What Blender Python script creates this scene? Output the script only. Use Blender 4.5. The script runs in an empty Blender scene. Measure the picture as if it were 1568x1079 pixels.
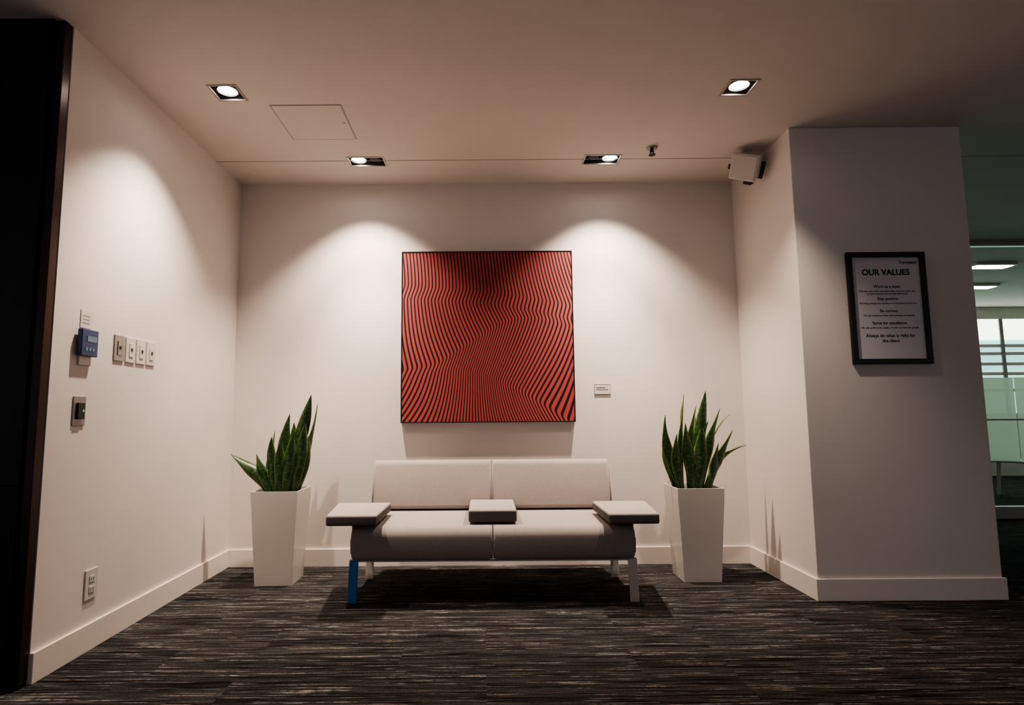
import bpy, bmesh, math, random
from mathutils import Vector, Matrix, Euler
random.seed(7)
scene = bpy.context.scene
COL = scene.collection
CEIL = 2.75; CAMH = 1.04
XL, XR, YB = -1.797, 1.850, 4.21
XC, YC = 2.88, 3.385

# ---------------------------------------------------------------- materials
def mat(name, color=(0.8,0.8,0.8), rough=0.5, metal=0.0, spec=0.5, emit=None, estr=1.0,
        noise=0.0, nscale=40.0, bump=0.0, bscale=200.0):
    m = bpy.data.materials.new(name); m.use_nodes = True
    nt = m.node_tree; b = nt.nodes['Principled BSDF']
    b.inputs['Base Color'].default_value = (*color, 1)
    b.inputs['Roughness'].default_value = rough
    b.inputs['Metallic'].default_value = metal
    b.inputs['Specular IOR Level'].default_value = spec
    if emit:
        b.inputs['Emission Color'].default_value = (*emit, 1)
        b.inputs['Emission Strength'].default_value = estr
    tc = None
    if noise or bump:
        tc = nt.nodes.new('ShaderNodeTexCoord')
    if noise:
        n = nt.nodes.new('ShaderNodeTexNoise'); n.inputs['Scale'].default_value = nscale
        n.inputs['Detail'].default_value = 4
        nt.links.new(tc.outputs['Object'], n.inputs['Vector'])
        r = nt.nodes.new('ShaderNodeValToRGB')
        r.color_ramp.elements[0].position = 0.3; r.color_ramp.elements[1].position = 0.7
        r.color_ramp.elements[0].color = (*[c*(1-noise) for c in color], 1)
        r.color_ramp.elements[1].color = (*[min(1, c*(1+noise)) for c in color], 1)
        nt.links.new(n.outputs['Fac'], r.inputs['Fac'])
        nt.links.new(r.outputs['Color'], b.inputs['Base Color'])
    if bump:
        n2 = nt.nodes.new('ShaderNodeTexNoise'); n2.inputs['Scale'].default_value = bscale
        n2.inputs['Detail'].default_value = 3
        nt.links.new(tc.outputs['Object'], n2.inputs['Vector'])
        bp = nt.nodes.new('ShaderNodeBump'); bp.inputs['Strength'].default_value = bump
        bp.inputs['Distance'].default_value = 0.002
        nt.links.new(n2.outputs['Fac'], bp.inputs['Height'])
        nt.links.new(bp.outputs['Normal'], b.inputs['Normal'])
    return m

M_wall  = mat('wall_paint', (0.73,0.68,0.64), 0.75, spec=0.2, noise=0.015, nscale=3, bump=0.08, bscale=250)
M_ceil  = mat('ceiling_paint', (0.67,0.615,0.57), 0.85, spec=0.15, noise=0.02, nscale=2)
M_base  = mat('baseboard_paint', (0.79,0.73,0.68), 0.45, spec=0.3, noise=0.01)
M_seam  = mat('ceiling_joint', (0.34,0.30,0.27), 0.8, noise=0.05)
M_black = mat('black_frame', (0.012,0.011,0.011), 0.35, noise=0.1)
M_paper = mat('poster_paper', (0.68,0.65,0.68), 0.12, spec=0.5, noise=0.01)
M_ink   = mat('poster_ink', (0.03,0.03,0.035), 0.5, noise=0.05)
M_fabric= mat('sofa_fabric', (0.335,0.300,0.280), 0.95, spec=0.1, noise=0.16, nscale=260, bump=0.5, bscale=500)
M_fabric_shade = mat('sofa_fabric_shaded', (0.13,0.117,0.11), 0.95, spec=0.1, noise=0.16, nscale=260, bump=0.5, bscale=500)  # darker copy of the sofa fabric: shade baked into the pad side colour
M_metal = mat('satin_metal', (0.55,0.53,0.50), 0.35, metal=0.9, noise=0.03)
M_legw  = mat('leg_offwhite', (0.72,0.68,0.62), 0.35, metal=0.2, noise=0.02)
M_blue  = mat('leg_blue_film', (0.02,0.20,0.55), 0.4, noise=0.05)
M_dark  = mat('dark_metal', (0.03,0.028,0.028), 0.45, metal=0.4, noise=0.05)
M_pot   = mat('planter_gloss_white', (0.68,0.635,0.59), 0.22, spec=0.5, noise=0.02, nscale=5)
M_soil  = mat('soil', (0.03,0.022,0.016), 0.95, noise=0.5, nscale=60, bump=0.8, bscale=80)
M_plastic = mat('white_plastic', (0.62,0.585,0.55), 0.35, noise=0.01)
M_greypl = mat('grey_plate', (0.30,0.285,0.27), 0.35, metal=0.6, noise=0.03)
M_bluepl = mat('blue_plastic', (0.008,0.035,0.13), 0.3, noise=0.05)
M_led   = mat('green_led', (0.0,0.3,0.1), 0.3, emit=(0.05,1,0.3), estr=.25)
M_lcd   = mat('lcd_panel', (0.10,0.19,0.30), 0.2, noise=0.05)
M_fixt  = mat('downlight_trim', (0.42,0.40,0.38), 0.4, metal=0.7, noise=0.03)
M_cav   = mat('downlight_cavity', (0.16,0.15,0.14), 0.35, metal=0.7, noise=0.03)
M_bulb  = mat('lamp_glow', (1,1,1), 0.3, emit=(1.0,0.88,0.82), estr=30)
M_bulboff = mat('lamp_off', (0.05,0.05,0.05), 0.15, noise=0.05)
M_stripe_trim = mat('door_trim_bronze', (0.05,0.030,0.024), 0.28, metal=0.6, noise=0.05)

def wood_dark():
    m = bpy.data.materials.new('dark_wood_veneer'); m.use_nodes=True
    nt=m.node_tree; b=nt.nodes['Principled BSDF']
    tc=nt.nodes.new('ShaderNodeTexCoord'); mp=nt.nodes.new('ShaderNodeMapping')
    mp.inputs['Scale'].default_value=(60,60,1.2)
    n=nt.nodes.new('ShaderNodeTexNoise'); n.inputs['Scale'].default_value=1.0; n.inputs['Detail'].default_value=5
    r=nt.nodes.new('ShaderNodeValToRGB')
    r.color_ramp.elements[0].color=(0.008,0.008,0.011,1); r.color_ramp.elements[1].color=(0.024,0.022,0.026,1)
    nt.links.new(tc.outputs['Object'],mp.inputs['Vector']); nt.links.new(mp.outputs[0],n.inputs['Vector'])
    nt.links.new(n.outputs['Fac'],r.inputs['Fac']); nt.links.new(r.outputs[0],b.inputs['Base Color'])
    b.inputs['Roughness'].default_value=0.45; b.inputs['Specular IOR Level'].default_value=0.3
    return m
M_wood = wood_dark()

def carpet():
    m = bpy.data.materials.new('striated_carpet'); m.use_nodes=True
    nt=m.node_tree; N=nt.nodes; L=nt.links; b=N['Principled BSDF']
    tc=N.new('ShaderNodeTexCoord')
    br=N.new('ShaderNodeTexBrick'); br.inputs['Scale'].default_value=1.0
    br.inputs['Brick Width'].default_value=1.0; br.inputs['Row Height'].default_value=0.25
    br.inputs['Mortar Size'].default_value=0.0; br.offset=0.37
    br.inputs['Color1'].default_value=(0,0,0,1); br.inputs['Color2'].default_value=(1,1,1,1)
    L.new(tc.outputs['Object'],br.inputs['Vector'])
    sc=N.new('ShaderNodeVectorMath'); sc.operation='MULTIPLY'; sc.inputs[1].default_value=(3.7,5.3,2.0)
    L.new(br.outputs['Color'],sc.inputs[0])
    ad=N.new('ShaderNodeVectorMath'); ad.operation='ADD'
    L.new(tc.outputs['Object'],ad.inputs[0]); L.new(sc.outputs[0],ad.inputs[1])
    def nz(scale,detail,rough=0.5):
        mp=N.new('ShaderNodeMapping'); mp.inputs['Scale'].default_value=scale
        n=N.new('ShaderNodeTexNoise'); n.inputs['Scale'].default_value=1.0
        n.inputs['Detail'].default_value=detail; n.inputs['Roughness'].default_value=rough
        L.new(ad.outputs[0],mp.inputs['Vector']); L.new(mp.outputs[0],n.inputs['Vector'])
        return n
    def ramp(n,p0,c0,p1,c1):
        r=N.new('ShaderNodeValToRGB'); e=r.color_ramp.elements
        e[0].position=p0;e[0].color=(*c0,1);e[1].position=p1;e[1].color=(*c1,1)
        L.new(n.outputs['Fac'],r.inputs['Fac']);return r
    n1=nz((1.3,38,1),5,0.70)
    r1=ramp(n1,.36,(0.015,0.0148,0.0155),.68,(0.074,0.0705,0.0685))
    n2=nz((3.4,125,1),2,0.5)
    r2=ramp(n2,.625,(0,0,0),.66,(1,1,1))
    n2b=nz((30,30,1),2,0.5)
    r2b=ramp(n2b,.38,(.15,.15,.15),.52,(1,1,1))
    mul=N.new('ShaderNodeMath'); mul.operation='MULTIPLY'
    L.new(r2.outputs[0],mul.inputs[0]); L.new(r2b.outputs[0],mul.inputs[1])
    mul2=N.new('ShaderNodeMath'); mul2.operation='MULTIPLY'; mul2.inputs[1].default_value=.85
    L.new(mul.outputs[0],mul2.inputs[0])
    mx=N.new('ShaderNodeMix'); mx.data_type='RGBA'
    L.new(mul2.outputs[0],mx.inputs['Factor'])
    L.new(r1.outputs[0],mx.inputs['A']); mx.inputs['B'].default_value=(0.31,0.285,0.262,1)
    n3=nz((3.5,125,1),2,0.5)
    r3=ramp(n3,.40,(.22,.22,.22),.46,(1,1,1))
    m2=N.new('ShaderNodeMix'); m2.data_type='RGBA'; m2.blend_type='MULTIPLY'; m2.inputs['Factor'].default_value=1
    L.new(mx.outputs['Result'],m2.inputs['A']); L.new(r3.outputs[0],m2.inputs['B'])
    n4=nz((120,160,1),2,0.6)
    r4=ramp(n4,.35,(.65,.65,.65),.65,(1.25,1.25,1.25))
    m3=N.new('ShaderNodeMix'); m3.data_type='RGBA'; m3.blend_type='MULTIPLY'; m3.inputs['Factor'].default_value=1
    L.new(m2.outputs['Result'],m3.inputs['A']); L.new(r4.outputs[0],m3.inputs['B'])
    L.new(m3.outputs['Result'],b.inputs['Base Color'])
    b.inputs['Roughness'].default_value=0.97; b.inputs['Specular IOR Level'].default_value=0.08
    bp=N.new('ShaderNodeBump'); bp.inputs['Strength'].default_value=0.4; bp.inputs['Distance'].default_value=0.003
    L.new(n4.outputs['Fac'],bp.inputs['Height']); L.new(bp.outputs[0],b.inputs['Normal'])
    return m
M_carpet=carpet()

def art_mat():
    m=bpy.data.materials.new('op_art_print'); m.use_nodes=True
    nt=m.node_tree;N=nt.nodes;L=nt.links;b=N['Principled BSDF']
    a=N.new('ShaderNodeAttribute'); a.attribute_name='phase'
    fr=N.new('ShaderNodeMath'); fr.operation='FRACT'; L.new(a.outputs['Fac'],fr.inputs[0])
    s=N.new('ShaderNodeMath'); s.operation='PINGPONG'; s.inputs[1].default_value=0.5; L.new(fr.outputs[0],s.inputs[0])
    r=N.new('ShaderNodeValToRGB'); r.color_ramp.elements[0].position=0.17; r.color_ramp.elements[1].position=0.24
    r.color_ramp.elements[0].color=(0.022,0.010,0.012,1); r.color_ramp.elements[1].color=(0.37,0.070,0.066,1)
    L.new(s.outputs[0],r.inputs['Fac'])
    L.new(r.outputs[0],b.inputs['Base Color']); b.inputs['Roughness'].default_value=0.6
    b.inputs['Specular IOR Level'].default_value=0.2
    return m
M_art=art_mat()

def leaf_mat():
    m=bpy.data.materials.new('snake_plant_leaf'); m.use_nodes=True
    nt=m.node_tree;N=nt.nodes;L=nt.links;b=N['Principled BSDF']
    uv=N.new('ShaderNodeTexCoord'); sp=N.new('ShaderNodeSeparateXYZ'); L.new(uv.outputs['UV'],sp.inputs[0])
    mp=N.new('ShaderNodeMapping'); mp.inputs['Scale'].default_value=(2.5,22,1); L.new(uv.outputs['UV'],mp.inputs['Vector'])
    oi=N.new('ShaderNodeTexNoise'); oi.inputs['Scale'].default_value=1; oi.inputs['Detail'].default_value=3
    L.new(mp.outputs[0],oi.inputs['Vector'])
    r=N.new('ShaderNodeValToRGB'); r.color_ramp.elements[0].position=0.42; r.color_ramp.elements[1].position=0.66
    r.color_ramp.elements[0].color=(0.012,0.038,0.011,1); r.color_ramp.elements[1].color=(0.055,0.12,0.032,1)
    L.new(oi.outputs['Fac'],r.inputs['Fac'])
    sb=N.new('ShaderNodeMath');sb.operation='SUBTRACT';sb.inputs[1].default_value=0.5;L.new(sp.outputs[0],sb.inputs[0])
    ab=N.new('ShaderNodeMath');ab.operation='ABSOLUTE';L.new(sb.outputs[0],ab.inputs[0])
    gt=N.new('ShaderNodeMath');gt.operation='GREATER_THAN';gt.inputs[1].default_value=0.44;L.new(ab.outputs[0],gt.inputs[0])
    mx=N.new('ShaderNodeMix');mx.data_type='RGBA';L.new(gt.outputs[0],mx.inputs['Factor'])
    L.new(r.outputs[0],mx.inputs['A']);mx.inputs['B'].default_value=(0.14,0.20,0.045,1)
    L.new(mx.outputs['Result'],b.inputs['Base Color']);b.inputs['Roughness'].default_value=0.38
    return m
M_leaf=leaf_mat()

def glass_mat(name,tint,rough,transp):
    m=bpy.data.materials.new(name);m.use_nodes=True
    nt=m.node_tree;N=nt.nodes;L=nt.links;N.remove(N['Principled BSDF'])
    out=N['Material Output'];t=N.new('ShaderNodeBsdfTransparent');t.inputs[0].default_value=(*tint,1)
    g=N.new('ShaderNodeBsdfGlossy');g.inputs['Roughness'].default_value=rough
    d=N.new('ShaderNodeBsdfTranslucent');d.inputs[0].default_value=(*tint,1)
    m1=N.new('ShaderNodeMixShader');m1.inputs[0].default_value=1-transp
    L.new(t.outputs[0],m1.inputs[1]);L.new(d.outputs[0],m1.inputs[2])
    m2=N.new('ShaderNodeMixShader');m2.inputs[0].default_value=0.06
    L.new(m1.outputs[0],m2.inputs[1]);L.new(g.outputs[0],m2.inputs[2]);L.new(m2.outputs[0],out.inputs[0])
    return m
M_glass=glass_mat('partition_glass',(0.90,0.94,0.90),0.02,1.0)
M_frost=glass_mat('frosted_film',(0.80,0.87,0.77),0.3,0.25)

# ---------------------------------------------------------------- helpers
def link(ob,parent=None):
    COL.objects.link(ob)
    if parent is not None: ob.parent=parent
    return ob
def empty(name,loc=(0,0,0),rot=(0,0,0)):
    e=bpy.data.objects.new(name,None); e.empty_display_size=0.1
    e.location=loc; e.rotation_euler=rot; COL.objects.link(e); return e
def meshob(name,bm,m,parent=None,smooth=False):
    me=bpy.data.meshes.new(name); bm.normal_update(); bm.to_mesh(me); bm.free()
    ob=bpy.data.objects.new(name,me)
    for mm in (m if isinstance(m,(list,tuple)) else [m]): me.materials.append(mm)
    if smooth:
        for p in me.polygons: p.use_smooth=True
    return link(ob,parent)
def box(name,x0,x1,y0,y1,z0,z1,m,parent=None,bev=0.0,seg=3,fn=None):
    bm=bmesh.new(); bmesh.ops.create_cube(bm,size=1)
    for v in bm.verts:
        v.co=Vector((x0+(v.co.x+.5)*(x1-x0),y0+(v.co.y+.5)*(y1-y0),z0+(v.co.z+.5)*(z1-z0)))
    if fn:
        for v in bm.verts: v.co=fn(v.co)
    if bev: bmesh.ops.bevel(bm,geom=list(bm.edges),offset=bev,segments=seg,profile=0.5,affect='EDGES')
    bmesh.ops.recalc_face_normals(bm,faces=bm.faces)
    return meshob(name,bm,m,parent,smooth=bev>0.012)
def cyl(name,loc,r1,r2,h,m,parent=None,rot=None,seg=32,smooth=True):
    bm=bmesh.new(); bmesh.ops.create_cone(bm,cap_ends=True,segments=seg,radius1=r1,radius2=r2,depth=h)
    R=(rot.to_matrix().to_4x4() if rot else Matrix.Identity(4))
    bmesh.ops.transform(bm,matrix=Matrix.Translation(loc)@R,verts=bm.verts)
    ob=meshob(name,bm,m,parent)
    if smooth:
        for p in ob.data.polygons: p.use_smooth=len(p.vertices)==4
    return ob
def profile_x(name,prof,x0,x1,m,parent,bev=0.012,seg=3):
    bm=bmesh.new()
    a=[bm.verts.new((x0,y,z)) for y,z in prof]; b=[bm.verts.new((x1,y,z)) for y,z in prof]
    n=len(prof); f0=bm.faces.new(a); f1=bm.faces.new(list(reversed(b)))
    for i in range(n):
        bm.faces.new((a[i],b[i],b[(i+1)%n],a[(i+1)%n]))
    ends=[e for f in (f0,f1) for e in f.edges]
    bmesh.ops.bevel(bm,geom=ends,offset=bev,segments=seg,profile=0.5,affect='EDGES')
    bmesh.ops.recalc_face_normals(bm,faces=bm.faces)
    return meshob(name,bm,m,parent,smooth=True)
def round_poly(pts,rads,seg=6):
    out=[];n=len(pts)
    for i in range(n):
        p=Vector(pts[i]);a=Vector(pts[i-1]);b=Vector(pts[(i+1)%n]);r=rads[i]
        da=(a-p).normalized();db=(b-p).normalized();ang=da.angle(db);t=r/math.tan(ang/2)
        t=min(t,(a-p).length*.49,(b-p).length*.49); r2=t*math.tan(ang/2)
        c=p+(da+db).normalized()*(r2/math.sin(ang/2))
        s=p+da*t-c;e=p+db*t-c
        tot=s.angle(e)
        for k in range(seg+1):
            f=k/seg
            v=(s*math.sin((1-f)*tot)+e*math.sin(f*tot))/math.sin(tot)
            out.append(tuple(c+v))
    return out

# ---------------------------------------------------------------- shell
box('floor',-5.5,12,-1.5,11,-0.1,0,M_carpet)

lights=[('A',-1.354,2.955,0.068,0.068,True),('B',1.36,2.94,0.068,0.068,True),
        ('C',-0.785,3.815,0.115,0.065,False),('D',0.805,3.81,0.115,0.065,False)]
def ceiling():
    holes=[(x-hx,x+hx,y-hy,y+hy) for _,x,y,hx,hy,_ in lights]
    xs=sorted({-5.5,12}|{h[0] for h in holes}|{h[1] for h in holes})
    ys=sorted({-1.5,11}|{h[2] for h in holes}|{h[3] for h in holes})
    bm=bmesh.new(); vs={}
    def v(x,y):
        if (x,y) not in vs: vs[(x,y)]=bm.verts.new((x,y,CEIL))
        return vs[(x,y)]
    for i in range(len(xs)-1):
        for j in range(len(ys)-1):
            cx=(xs[i]+xs[i+1])/2; cy=(ys[j]+ys[j+1])/2
            if any(h[0]<cx<h[1] and h[2]<cy<h[3] for h in holes): continue
            bm.faces.new((v(xs[i],ys[j]),v(xs[i],ys[j+1]),v(xs[i+1],ys[j+1]),v(xs[i+1],ys[j])))
    r=bmesh.ops.extrude_face_region(bm,geom=list(bm.faces))
    for g in r['geom']:
        if isinstance(g,bmesh.types.BMVert): g.co.z+=0.14
    bmesh.ops.recalc_face_normals(bm,faces=bm.faces)
    meshob('ceiling',bm,M_ceil)
ceiling()
box('wall_back',XL,XR,YB,YB+.15,0,CEIL,M_wall)
box('wall_left',XL-.15,XL,2.42,YB+.15,0,CEIL,M_wall)
box('wall_right',XR,XC,YC,4.6,0,CEIL,M_wall,bev=0.004,seg=2)
def clad():
    e=empty('wall_left_cladding')
    box('panel_upper',-5.4,-1.845,2.36,2.419,0.775,CEIL,M_wood,e)
    box('panel_lower',-5.4,-1.845,2.36,2.419,0.0,0.770,M_wood,e)
    box('backing',-5.4,-1.86,2.40,2.419,0.0,CEIL,M_black,e)
    box('edge_trim',-1.838,-1.800,2.372,2.419,0.0,CEIL,M_stripe_trim,e,bev=0.004)
clad()
BH=.118;BT=.014
box('baseboard_back',XL+BT,XR-BT,YB-BT,YB,0,BH,M_base,bev=0.002)
box('baseboard_left',XL,XL+BT,2.42,YB,0,BH,M_base,bev=0.002)
box('baseboard_right',XR-BT,XR,YC-BT,YB,0,BH,M_base,bev=0.002)
box('baseboard_column',XR,XC+BT,YC-BT,YC,0,BH,M_base,bev=0.002)
box('trim_ceiling_joint',XL,XR,3.800,3.806,CEIL-.0015,CEIL+.001,M_seam)
box('trim_ceiling_joint_side',XC,9,3.800,3.806,CEIL-.0015,CEIL+.001,M_seam)

def access_panel():
    e=empty('ceiling_access_panel')
    x0,x1,y0,y1=-1.178,-.782,3.08,3.49;w=.0025
    box('panel',x0+.006,x1-.006,y0+.006,y1-.006,CEIL-.003,CEIL,M_ceil,e)
    box('gap_1',x0,x1,y0,y0+w,CEIL-.002,CEIL,M_seam,e);box('gap_2',x0,x1,y1-w,y1,CEIL-.002,CEIL,M_seam,e)
    box('gap_3',x0,x0+w,y0+w,y1-w,CEIL-.002,CEIL,M_seam,e);box('gap_4',x1-w,x1,y0+w,y1-w,CEIL-.002,CEIL,M_seam,e)
    cyl('lock',(x1-.03,y0+.2,CEIL-.0035),.006,.006,.002,M_seam,e)
access_panel()

# ---------------------------------------------------------------- downlights
WARM=(1.0,0.80,0.65)
def downlight(x,y,hx,hy,single,bx,beams):
    e=empty('recessed_downlight',(x,y,CEIL))
    w=.010
    for nm,a in (('trim_1',(-hx-w,hx+w,-hy-w,-hy)),('trim_2',(-hx-w,hx+w,hy,hy+w)),
                 ('trim_3',(-hx-w,-hx,-hy,hy)),('trim_4',(hx,hx+w,-hy,hy))):
        box(nm,*a,-.004,0.0,M_fixt,e)
    bm=bmesh.new();bmesh.ops.create_cube(bm,size=1)
    for v in bm.verts: v.co=Vector((v.co.x*2*hx*.995,v.co.y*2*hy*.995,v.co.z*.12+.061))
    bm.normal_update()
    bmesh.ops.delete(bm,geom=[f for f in bm.faces if f.normal.z<-.9],context='FACES')
    bmesh.ops.reverse_faces(bm,faces=bm.faces)
    meshob('cavity',bm,M_cav,e)
    def lamp(cx,on,i):
        bm=bmesh.new()
        bmesh.ops.create_cone(bm,cap_ends=False,segments=32,radius1=.052,radius2=.030,depth=.04)
        bmesh.ops.transform(bm,matrix=Matrix.Translation((cx,0,.028)),verts=bm.verts)
        meshob('reflector_%d'%i,bm,M_fixt if on else M_dark,e,smooth=True)
        cyl('bulb_%d'%i,(cx,0,.014),.036,.036,.004,M_bulb if on else M_bulboff,e)
    if single: lamp(0,True,1)
    else:
        lamp(bx,True,1); lamp(-bx,False,2)
    for k,(target,power,size,blend) in enumerate(beams):
        ld=bpy.data.lights.new('spot',type='SPOT');ld.energy=power;ld.color=WARM
        ld.spot_size=math.radians(size);ld.spot_blend=blend;ld.shadow_soft_size=.03
        lo=bpy.data.objects.new('lamp_beam_%d'%(k+1),ld);lo.location=(bx if not single else 0,0,-.012)
        d=Vector(target)-Vector((x+lo.location.x,y,CEIL))
        lo.rotation_euler=d.to_track_quat('-Z','Y').to_euler()
        link(lo,e)
for nm,x,y,hx,hy,s in lights:
    if nm=='A': downlight(x,y,hx,hy,True,0,[((-1.57,3.00,0),76,98,.7),((-1.80,3.0,.6),45,64,1)])
    if nm=='B': downlight(x,y,hx,hy,True,0,[((1.52,3.60,0),55,82,.9)])
    if nm=='C': downlight(x,y,hx,hy,False,-.055,[((-.86,4.12,0),88,99,.7),((-.80,3.98,0),150,62,1)])
    if nm=='D': downlight(x,y,hx,hy,False,.055,[((.88,4.12,0),88,99,.7),((.82,3.98,0),150,62,1)])

def sprinkler():
    e=empty('fire_sprinkler',(1.096,3.64,CEIL))
    cyl('escutcheon',(0,0,-.004),.034,.036,.008,M_fixt,e)
    cyl('stem',(0,0,-.018),.010,.012,.022,M_dark,e)
    cyl('arm_1',(-.011,0,-.036),.003,.003,.024,M_dark,e);cyl('arm_2',(.011,0,-.036),.003,.003,.024,M_dark,e)
    cyl('deflector',(0,0,-.048),.022,.022,.003,M_dark,e)
sprinkler()

def speaker():
    e=empty('wall_speaker',(1.732,3.69,2.645),(math.radians(28),math.radians(24),math.radians(-40)))
    def fn(co):
        if co.y>0: co=Vector((co.x*.72,co.y,co.z*.85))
        return co
    box('cabinet',-.090,.090,-.06,.06,-.085,.085,M_plastic,e,bev=.010,fn=fn)
    box('grille',-.080,.080,-.064,-.058,-.075,.075,mat('speaker_grille',(0.56,0.53,0.50),0.7,noise=.05,nscale=400),e,bev=.002)
    cyl('swivel',(.0,.075,0),.018,.018,.04,M_dark,e,rot=Euler((math.radians(90),0,0)))
    box('bracket',-.02,.085,.085,.10,-.09,.02,M_dark,e,bev=.003)
    box('bracket_foot',.0,.05,-.02,.03,-.115,-.080,M_dark,e,bev=.003)
    box('cable_clip',-.115,-.085,-.03,-.01,-.03,.0,M_dark,e,bev=.002)
speaker()

# ---------------------------------------------------------------- artwork
def artwork():
    x0,x1,z0,z1=-.593,.643,.985,2.22
    e=empty('framed_op_art_painting',((x0+x1)/2,YB,(z0+z1)/2))
    W=(x1-x0)/2;T=.050;fw=.007
    box('stretcher',-W+fw,W-fw,-T+.006,0,-W+fw,W-fw,M_black,e)
    for nm,a in (('frame_top',(-W,W,-T,0,W-fw,W)),('frame_bottom',(-W,W,-T,0,-W,-W+fw)),
                 ('frame_left',(-W,-W+fw,-T,0,-W+fw,W-fw)),('frame_right',(W-fw,W,-T,0,-W+fw,W-fw))):
        box(nm,*a,M_black,e)
    n=320;bm=bmesh.new();w=W-fw
    def lerp(pts,s):
        P=[pts[0]]+list(pts)+[pts[-1]]
        for i in range(1,len(P)-2):
            (a,va),(b,vb)=P[i],P[i+1]
            if s<=b or i==len(P)-3:
                f=(s-a)/(b-a)
                m0=(vb-P[i-1][1])/max(1e-6,(b-P[i-1][0]))*(b-a)
                m1=(P[i+2][1]-va)/max(1e-6,(P[i+2][0]-a))*(b-a)
                return ((2*f**3-3*f*f+1)*va+(f**3-2*f*f+f)*m0+(-2*f**3+3*f*f)*vb+(f**3-f*f)*m1)
    r1=[(0,.20),(.3,.22),(.6,.25),(1,.33)]
    r2=[(0,.70),(.2,.66),(.4,.54),(.6,.42),(.8,.40),(1,.45)]
    r3=[(0,.74),(.15,.72),(.35,.70),(.6,.78),(.85,.92),(1,1.02)]
    mA=[(0,.04),(.5,.16),(1,.26)]
    mB=[(0,.10),(.4,.34),(.7,.48),(1,.36)]
    mC=[(0,-.45),(.5,-.52),(1,-.22)]
    mD=[(0,-.40),(.35,-.05),(.7,.50),(1,.42)]
    vals=[];vv=[]
    NL=51
    def S(t,a,ep=.012): return .5*((t-a)+math.sqrt((t-a)**2+ep*ep))
    for j in range(n+1):
        row=[]
        for i in range(n+1):
            s=i/n;t=j/n
            a,b_,c=lerp(r1,s),lerp(r2,s),lerp(r3,s)
            a2=a+.075; c=max(c,b_+.02)
            A,B,C,D_=lerp(mA,s),lerp(mB,s),lerp(mC,s),lerp(mD,s)
            m1=-.32
            D=A*t+(m1-A)*S(t,a)+(B-m1)*S(t,a2)+(C-B)*S(t,b_)+(D_-C)*S(t,c)
            D+=.007*math.sin(t*9+s*4)
            vals.append(NL*(s-D)+20)
            row.append(bm.verts.new((-w+2*w*s,-T+.003,w-2*w*t)))
        vv.append(row)
    for j in range(n):
        for i in range(n):
            bm.faces.new((vv[j][i],vv[j+1][i],vv[j+1][i+1],vv[j][i+1]))
    ob=meshob('canvas_print',bm,M_art,e)
    at=ob.data.attributes.new('phase','FLOAT','POINT')
    at.data.foreach_set('value',vals)
artwork()
def plaque():
    e=empty('wall_label_plaque',(.846,YB,1.215))
    box('plate',-.058,.058,-.006,0.002,-.037,.037,M_plastic,e,bev=.001)
    box('print_1',-.045,.02,-.0066,-.006,.008,.012,M_ink,e);box('print_2',-.045,.04,-.0066,-.006,-.006,-.003,M_ink,e)
    box('rim_1',-.058,.058,-.0066,-.006,.034,.037,M_greypl,e);box('rim_2',-.058,.058,-.0066,-.006,-.037,-.034,M_greypl,e)
    box('rim_3',-.058,-.056,-.0066,-.006,-.034,.034,M_greypl,e);box('rim_4',.056,.058,-.0066,-.006,-.034,.034,M_greypl,e)
plaque()

# ---------------------------------------------------------------- poster
def poster():
    x0,x1,z0,z1=2.131,2.590,1.313,1.972
    e=empty('framed_values_poster',((x0+x1)/2,YC,(z0+z1)/2))
    W=(x1-x0)/2;H=(z1-z0)/2;T=.022;f=.030
    box('backing',-W+f,W-f,-.008,0,-H+f,H-f,M_paper,e)
    box('frame_top',-W,W,-T,0,H-f,H,M_black,e,bev=.002);box('frame_bottom',-W,W,-T,0,-H,-H+f,M_black,e,bev=.002)
    box('frame_left',-W,-W+f,-T,0,-H+f,H-f,M_black,e,bev=.002);box('frame_right',W-f,W,-T,0,-H+f,H-f,M_black,e,bev=.002)
    def txt(s,z,size,x=0,off=0.0,al='CENTER'):
        c=bpy.data.curves.new('text',type='FONT');c.body=s;c.size=size;c.align_x=al;c.offset=off
        c.materials.append(M_ink);o=bpy.data.objects.new('text_'+s.lower().replace(' ','_')[:14],c)
        o.location=(x,-.0088,z);o.rotation_euler=(math.radians(90),0,0);link(o,e)
    txt('f company',.262,.024,.185,.0008,'RIGHT')
    txt('OUR VALUES',.195,.048,0,.0016)
    y=.118
    for h,l,l2 in (('Work as a team','We help each other and share what we know every day','so that everyone can do their best work'),
              ('Stay positive','We bring energy and optimism to everything we do here',''),
              ('Be curious','We ask questions, listen well and keep on learning',''),
              ('Strive for excellence','We take pride in the quality of what we make for people','')):
        txt(h,y,.024,0,.0005);txt(l,y-.024,.0145,0,.0002)
        if l2: txt(l2,y-.040,.0145,0,.0002)
        y-=.072
    txt('Always do what is right for',y-.002,.026,0,.0005);txt('the client',y-.032,.026,0,.0005)
poster()

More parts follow.
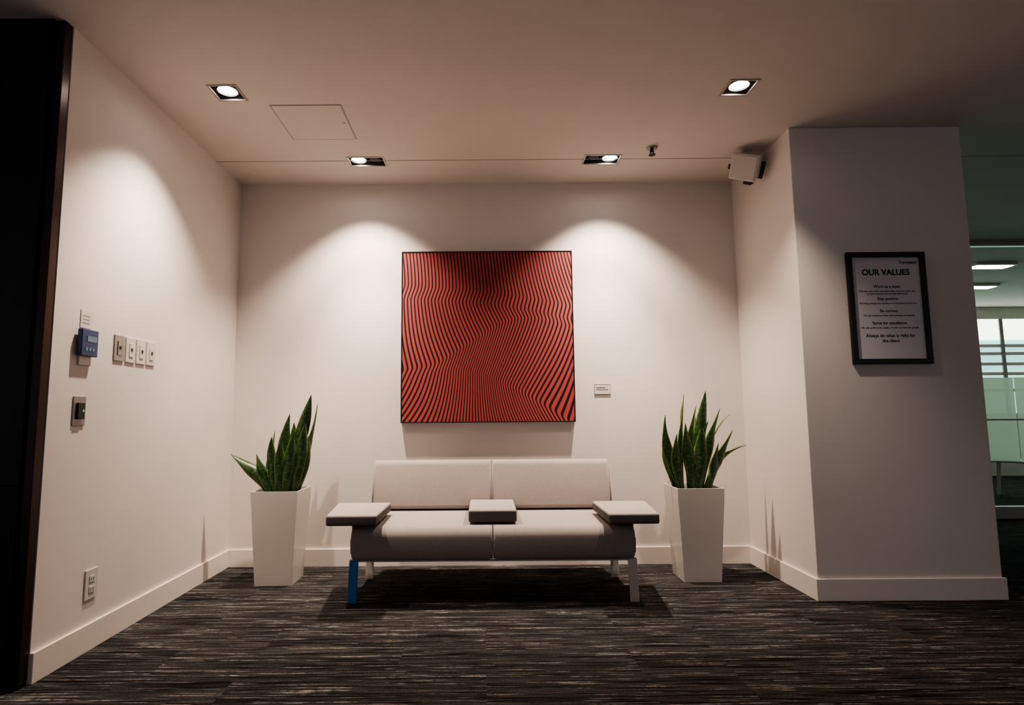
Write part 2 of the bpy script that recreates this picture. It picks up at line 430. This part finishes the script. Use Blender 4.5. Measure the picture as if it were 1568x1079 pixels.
# ---------------------------------------------------------------- sofa
def sofa():
    e=empty('two_seat_sofa',(.042,0,0))
    hw=.792;g=.0015
    yf,zb,zt=3.335,.232,.428
    prof=round_poly([(yf,zt-.012),(yf+.02,zb),(3.96,zb+.03),(3.96,zt+.005)],[.062,.05,.02,.03],7)
    profile_x('seat_left',prof,-hw,-g,M_fabric,e,bev=.016)
    profile_x('seat_right',prof,g,hw,M_fabric,e,bev=.016)
    bp=round_poly([(3.835,.440),(3.965,.440),(4.055,.735),(3.925,.745)],[.02,.02,.055,.045],7)
    profile_x('backrest_left',bp,-.772,-g,M_fabric,e,bev=.018)
    profile_x('backrest_right',bp,g,.772,M_fabric,e,bev=.018)
    def pad(nm,x0,x1,y0,y1,z0,z1,sk):
        def fn(co):
            t=(co.y-y0)/(y1-y0)
            return Vector((co.x+sk[0 if co.x<(x0+x1)/2 else 1]*t,co.y,co.z))
        ob=box(nm,x0,x1,y0,y1,z0,z1,[M_fabric,M_fabric_shade],e,bev=.011,seg=4,fn=fn)
        # shade on the pad sides, painted in with the darker fabric colour
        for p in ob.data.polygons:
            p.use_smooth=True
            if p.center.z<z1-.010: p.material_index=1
    pad('arm_pad_left',-.905,-.632,3.245,3.72,.446,.503,(-.05,0.005))
    pad('arm_pad_right',.628,.900,3.245,3.72,.446,.503,(-.005,.05))
    pad('centre_pad',-.138,.138,3.42,3.84,.430,.500,(0,0))
    for s,n in ((-1,'left'),(1,'right')):
        box('arm_bracket_'+n,min(s*.70,s*.80),max(s*.70,s*.80),3.40,3.62,.425,.447,M_dark,e,bev=.002)
        box('arm_strut_'+n,min(s*.79,s*.80),max(s*.79,s*.80),3.42,3.60,.25,.447,M_dark,e)
        mm=M_blue if s<0 else M_legw
        def fn(co,s=s):
            t=(.232-co.z)/.232
            return Vector((co.x+s*.008*t,co.y,co.z))
        xa,xb=(-.805,-.755) if s<0 else (.755,.805)
        box('front_leg_'+n,xa,xb,3.385,3.397,0,.232,mm,e,bev=.002,fn=fn)
        box('rear_leg_'+n,xa,xb,3.88,3.892,0,.245,M_legw,e,bev=.002,fn=fn)
        box('side_rail_'+n,xa,xb,3.397,3.88,.222,.236,M_metal,e,bev=.002)
        box('back_support_'+n,min(s*.40,s*.44),max(s*.40,s*.44),3.86,3.90,.17,.235,M_dark,e,bev=.003)
        box('back_upright_'+n,min(s*.40,s*.46),max(s*.40,s*.46),3.962,3.976,.235,.48,M_dark,e,bev=.003)
    box('front_rail',-.755,.755,3.385,3.405,.224,.232,M_metal,e,bev=.002)
    box('rear_rail',-.755,.755,3.87,3.90,.218,.238,M_dark,e,bev=.002)
sofa()

# ---------------------------------------------------------------- planters + plants
def leaf(bm,uvl,base,tip,width,bend,facing,twist):
    n=18;m=6
    width=width*1.28
    base=Vector(base);tip=Vector(tip)
    ctrl=(base+tip)/2+Vector(bend)
    rows=[]
    for i in range(n+1):
        t=i/n
        p=base*(1-t)**2+ctrl*2*t*(1-t)+tip*t*t
        tan=((ctrl-base)*(1-t)+(tip-ctrl)*t).normalized()
        ang=facing+twist*t
        side=Vector((math.cos(ang),math.sin(ang),0)); side=(side-tan*side.dot(tan)).normalized()
        nor=tan.cross(side).normalized()
        prof=(.55+.45*math.sin(min(1,t/.55)*math.pi/2)) if t<.55 else max(0.0,1-((t-.55)/.45)**2.0)
        wd=width*max(prof,.01)
        row=[]
        for j in range(m+1):
            s=j/m*2-1
            q=p+side*(s*wd/2)+nor*((s*s)*wd*.22+0.12*wd*math.sin(t*9+facing)*s)
            row.append((bm.verts.new(q),(j/m,t)))
        rows.append(row)
    for i in range(n):
        for j in range(m):
            q=(rows[i][j],rows[i][j+1],rows[i+1][j+1],rows[i+1][j])
            f=bm.faces.new([a[0] for a in q]); f.smooth=True
            for lp,a in zip(f.loops,q): lp[uvl].uv=(a[1][0],a[1][1])
def planter(cx,cy,leaves):
    e=empty('potted_snake_plant',(cx,cy,0))
    H=.572;bt=.117;tp=.147
    bm=bmesh.new()
    rings=[(0,bt),(.16,.1235),(.33,.133),(.50,.1435),(H,tp),(H,tp-.010),(H-.05,tp-.015)]
    prev=None
    for z,r in rings:
        cur=[bm.verts.new((sx*r,sy*r,z)) for sx,sy in((-1,-1),(1,-1),(1,1),(-1,1))]
        if prev:
            for k in range(4): bm.faces.new((prev[k],prev[(k+1)%4],cur[(k+1)%4],cur[k]))
        else: bm.faces.new(list(reversed(cur)))
        prev=cur
    vert=[ed for ed in bm.edges if abs(ed.verts[0].co.z-ed.verts[1].co.z)>.03 and ed.verts[0].co.z<=H and len(ed.link_faces)==2]
    bmesh.ops.bevel(bm,geom=vert,offset=.007,segments=3,profile=.5,affect='EDGES')
    bmesh.ops.recalc_face_normals(bm,faces=bm.faces)
    meshob('pot',bm,M_pot,e)
    box('soil',-tp+.018,tp-.018,-tp+.018,tp-.018,H-.06,H-.03,M_soil,e)
    bm=bmesh.new();uvl=bm.loops.layers.uv.new('UVMap')
    for L in leaves: leaf(bm,uvl,*L)
    ob=meshob('leaves',bm,M_leaf,e,smooth=True)
    so=ob.modifiers.new('thick','SOLIDIFY');so.thickness=.003
    return e
zs=.535
L_left=[
 ((-.06,-.02,zs),(-.330,-.03,.80),.062,(.06,0,.03),.3,.3),
 ((-.05,-.05,zs),(-.145,-.07,.80),.054,(.0,0,.03),.5,.8),
 ((-.03,.0,zs),(-.062,.02,.945),.050,(-.03,0,.0),1.0,.8),
 ((-.03,-.05,zs),(-.048,-.08,.91),.048,(-.02,0,.0),-.3,.8),
 ((.0,-.03,zs),(.045,-.02,1.055),.062,(-.02,0,.0),.2,.6),
 ((.02,.03,zs),(.175,.0,1.180),.066,(.0,0,.02),.6,-.7),
 ((.06,.02,zs),(.205,.05,1.12),.050,(.06,0,.0),.9,.8),
 ((.07,-.04,zs),(.16,-.07,.995),.058,(.03,0,.0),-.2,.7),
 ((.04,-.06,zs),(.095,-.09,.93),.055,(.0,0,.0),.1,.5),
 ((.0,-.06,zs),(.02,-.10,.90),.052,(-.0,0,.0),.0,.9),
 ((.05,.06,zs),(.09,.07,1.02),.055,(-.0,0,.0),.3,.3),
 ((-.02,.06,zs),(-.0,.07,.95),.050,(-.02,0,.0),-.4,.6),
 ((.08,.02,zs),(.165,.0,.91),.052,(.03,0,.0),.3,.3),
 ((.02,.0,zs),(.06,.02,1.0),.055,(.03,0,.0),-.1,.4),
 ((-.07,.03,zs),(-.11,.04,.79),.042,(-.0,0,.0),.2,.3)]
L_right=[
 ((-.07,-.02,zs),(-.172,-.04,1.03),.060,(-.05,0,.0),.2,.5),
 ((-.05,.02,zs),(-.02,.03,1.165),.056,(-.02,0,.0),.7,.6),
 ((-.03,-.04,zs),(.03,-.05,1.09),.054,(-.03,0,.0),.2,.7),
 ((.01,.02,zs),(.112,.0,1.185),.064,(-.0,0,.0),.4,-.6),
 ((.04,-.02,zs),(.195,-.02,1.07),.062,(.0,0,.02),.1,.8),
 ((.06,.03,zs),(.29,.05,1.03),.020,(-.04,0,.14),.6,.9),
 ((.07,-.04,zs),(.245,-.08,.93),.054,(.02,0,.02),.3,.5),
 ((.08,.0,zs),(.355,-.02,.83),.052,(-.06,0,.09),.5,.5),
 ((-.09,.02,zs),(-.15,.04,.93),.054,(-.03,0,.0),.0,.5),
 ((-.08,-.06,zs),(-.12,-.10,.91),.057,(-.03,0,.0),.2,.4),
 ((.02,-.07,zs),(.04,-.10,.96),.062,(.0,0,.0),.1,-.5),
 ((-.02,-.07,zs),(-.06,-.09,.98),.057,(.0,0,.0),-.2,.6),
 ((.05,.06,zs),(.06,.06,1.02),.054,(.0,0,.0),.3,.5),
 ((.0,.0,zs),(.13,.02,.99),.057,(-.02,0,.0),.1,.5),
 ((.08,-.06,zs),(.145,-.09,.85),.050,(.02,0,.0),.2,.4)]
planter(-1.313,3.862,L_left)
planter(1.346,3.872,L_right)

# ---------------------------------------------------------------- left-wall devices
def wallbox(nm,y0,y1,z0,z1,t,m,e,t0=0,bev=.002): return box(nm,t0,t,y0,y1,z0,z1,m,e,bev=bev)
def devices():
    for k,(y,mm) in enumerate(((2.862,M_greypl),(2.955,M_plastic),(3.045,M_plastic),(3.135,M_plastic))):
        e=empty('light_switch',(XL,y,1.377))
        wallbox('plate',-.040,.040,-.063,.063,.007,mm,e)
        wallbox('rocker',-.017,.017,-.034,.034,.011,M_greypl if k==0 else M_plastic,e,t0=.007,bev=.001)
        wallbox('slot',-.006,.006,-.006,.010,.0135,M_dark,e,t0=.011,bev=0)
    e=empty('blue_intercom_terminal',(XL,2.612,1.372))
    wallbox('mount',-.035,.045,-.100,.05,.008,M_plastic,e)
    wallbox('body',-.055,.055,-.060,.060,.030,M_bluepl,e,t0=.008,bev=.004)
    wallbox('screen',-.022,.042,.005,.030,.032,M_lcd,e,t0=.030,bev=0)
    for i in range(3): wallbox('key_%d'%i,-.030+i*.022,-.014+i*.022,-.036,-.022,.032,M_lcd,e,t0=.030,bev=0)
    e=empty('wall_notice_label',(XL,2.618,1.48))
    wallbox('card',-.038,.038,-.040,.040,.003,M_plastic,e,bev=0)
    for i in range(3): wallbox('line_%d'%i,-.026,.020,-.020+i*.016,-.015+i*.016,.0035,M_greypl,e,t0=.003,bev=0)
    e=empty('door_release_switch',(XL,2.605,1.069))
    wallbox('plate',-.040,.040,-.064,.064,.006,M_greypl,e)
    wallbox('switch_body',-.022,.022,-.036,.036,.016,M_dark,e,t0=.006)
    wallbox('led',.006,.014,-.004,.006,.018,M_led,e,t0=.016,bev=0)
    e=empty('wall_outlet',(XL,2.757,.290))
    wallbox('plate',-.042,.042,-.066,.066,.007,M_plastic,e)
    wallbox('socket_upper',-.018,.018,.008,.038,.010,M_plastic,e,t0=.007)
    wallbox('socket_lower',-.018,.018,-.038,-.008,.010,M_plastic,e,t0=.007)
    for i,z in enumerate((.022,-.024)):
        wallbox('slot_a%d'%i,-.009,-.006,z-.006,z+.007,.0105,M_dark,e,t0=.010,bev=0)
        wallbox('slot_b%d'%i,.006,.009,z-.006,z+.007,.0105,M_dark,e,t0=.010,bev=0)
devices()

# ---------------------------------------------------------------- glass office at right
YG=5.85
def office():
    e=empty('window_1')
    for i,(a,b) in enumerate(((2.9,4.1),(4.11,5.28),(5.29,6.6),(6.61,9.0))):
        box('pane_%d'%i,a,b,YG,YG+.010,.115,CEIL-.04,M_glass,e)
        box('film_%d'%i,a,b,YG+.011,YG+.012,.55,1.37,M_frost,e)
    box('head_rail',2.9,9,YG-.02,YG+.03,CEIL-.04,CEIL,M_metal,e)
    box('base_rail',2.9,9,YG-.03,YG+.04,0,.115,M_metal,e)
    box('mid_rail',2.9,9,YG-.012,YG+.0,.945,.960,M_greypl,e)
    Mw=mat('office_wall',(0.64,0.68,0.60),0.8,noise=.03)
    box('wall_office_back',2.0,12,9.6,9.7,0,1.0,Mw)
    box('wall_office_back_upper',2.0,12,9.6,9.7,2.55,CEIL,Mw)
    w=empty('window_2')
    Mg=mat('daylit_glass',(0.5,0.8,0.8),0.3,emit=(0.45,0.78,0.80),estr=.9)
    Mb=mat('daylit_blind',(0.8,0.85,0.8),0.7,emit=(1.0,1.0,0.90),estr=2.6)
    box('daylight_glass',2.0,12,9.64,9.66,1.0,2.55,Mg,w)
    box('roller_blind',2.0,12,9.60,9.62,2.22,2.54,Mb,w)
    for i,z in enumerate((1.35,1.62,1.78,1.95,2.08)): box('slat_%d'%i,2.0,12,9.60,9.63,z,z+.05,M_plastic,w)
    for i in range(8): box('mullion_%d'%i,2.5+i*1.2,2.56+i*1.2,9.58,9.60,1.0,2.55,M_greypl,w)
    box('wall_office_side',11.9,12,5.85,9.6,0,CEIL,Mw)
    Md=mat('office_diffuser',(1,1,1),.5,emit=(1.0,1.0,0.86),estr=12)
    for x,y in ((5.95,6.75),(7.35,6.75),(6.75,7.9),(8.2,7.9),(9.4,6.75)):
        c=empty('office_ceiling_light',(x,y,CEIL))
        box('housing',-.24,.24,-.10,.10,-.03,0,M_plastic,c)
        box('diffuser',-.21,.21,-.07,.07,-.036,-.03,Md,c)
    for i,(x,y,r) in enumerate(((6.33,7.15,.5),(7.3,7.6,-.6))):
        c=empty('office_chair',(x,y,0),(0,0,r))
        Mc=M_pot
        box('seat',-.23,.23,-.23,.23,.43,.46,Mc,c,bev=.014)
        box('backrest',-.22,.22,.20,.23,.55,.85,Mc,c,bev=.012)
        for k,(sx,sy) in enumerate(((-1,-1),(1,-1),(1,1),(-1,1))):
            def fn(co,sx=sx,sy=sy):
                t=1-co.z/.43;return Vector((co.x+sx*.05*t,co.y+sy*.05*t,co.z))
            box('leg_%d'%k,sx*.20-.016,sx*.20+.016,sy*.20-.016,sy*.20+.016,0,.435,Mc,c,fn=fn)
        box('post_1',-.19,-.17,.20,.22,.44,.60,Mc,c);box('post_2',.17,.19,.20,.22,.44,.60,Mc,c)
office()

# ---------------------------------------------------------------- world + camera
w=bpy.data.worlds.new('ambient');scene.world=w;w.use_nodes=True
w.node_tree.nodes['Background'].inputs[0].default_value=(0.95,0.87,0.94,1)
w.node_tree.nodes['Background'].inputs[1].default_value=.135

cd=bpy.data.cameras.new('camera');cam=bpy.data.objects.new('camera',cd);COL.objects.link(cam)
cd.sensor_width=36;cd.lens=898/1568*36;cd.shift_x=42.7/1568;cd.clip_start=.05
R=Matrix.Rotation(math.radians(90+6.04),4,'X')@Matrix.Rotation(math.radians(-.42),4,'Z')
cam.matrix_world=Matrix.Translation((0,0,CAMH))@R
scene.camera=cam
scene.view_settings.view_transform='AgX'
scene.view_settings.look='AgX - Medium High Contrast'
scene.view_settings.exposure=.85
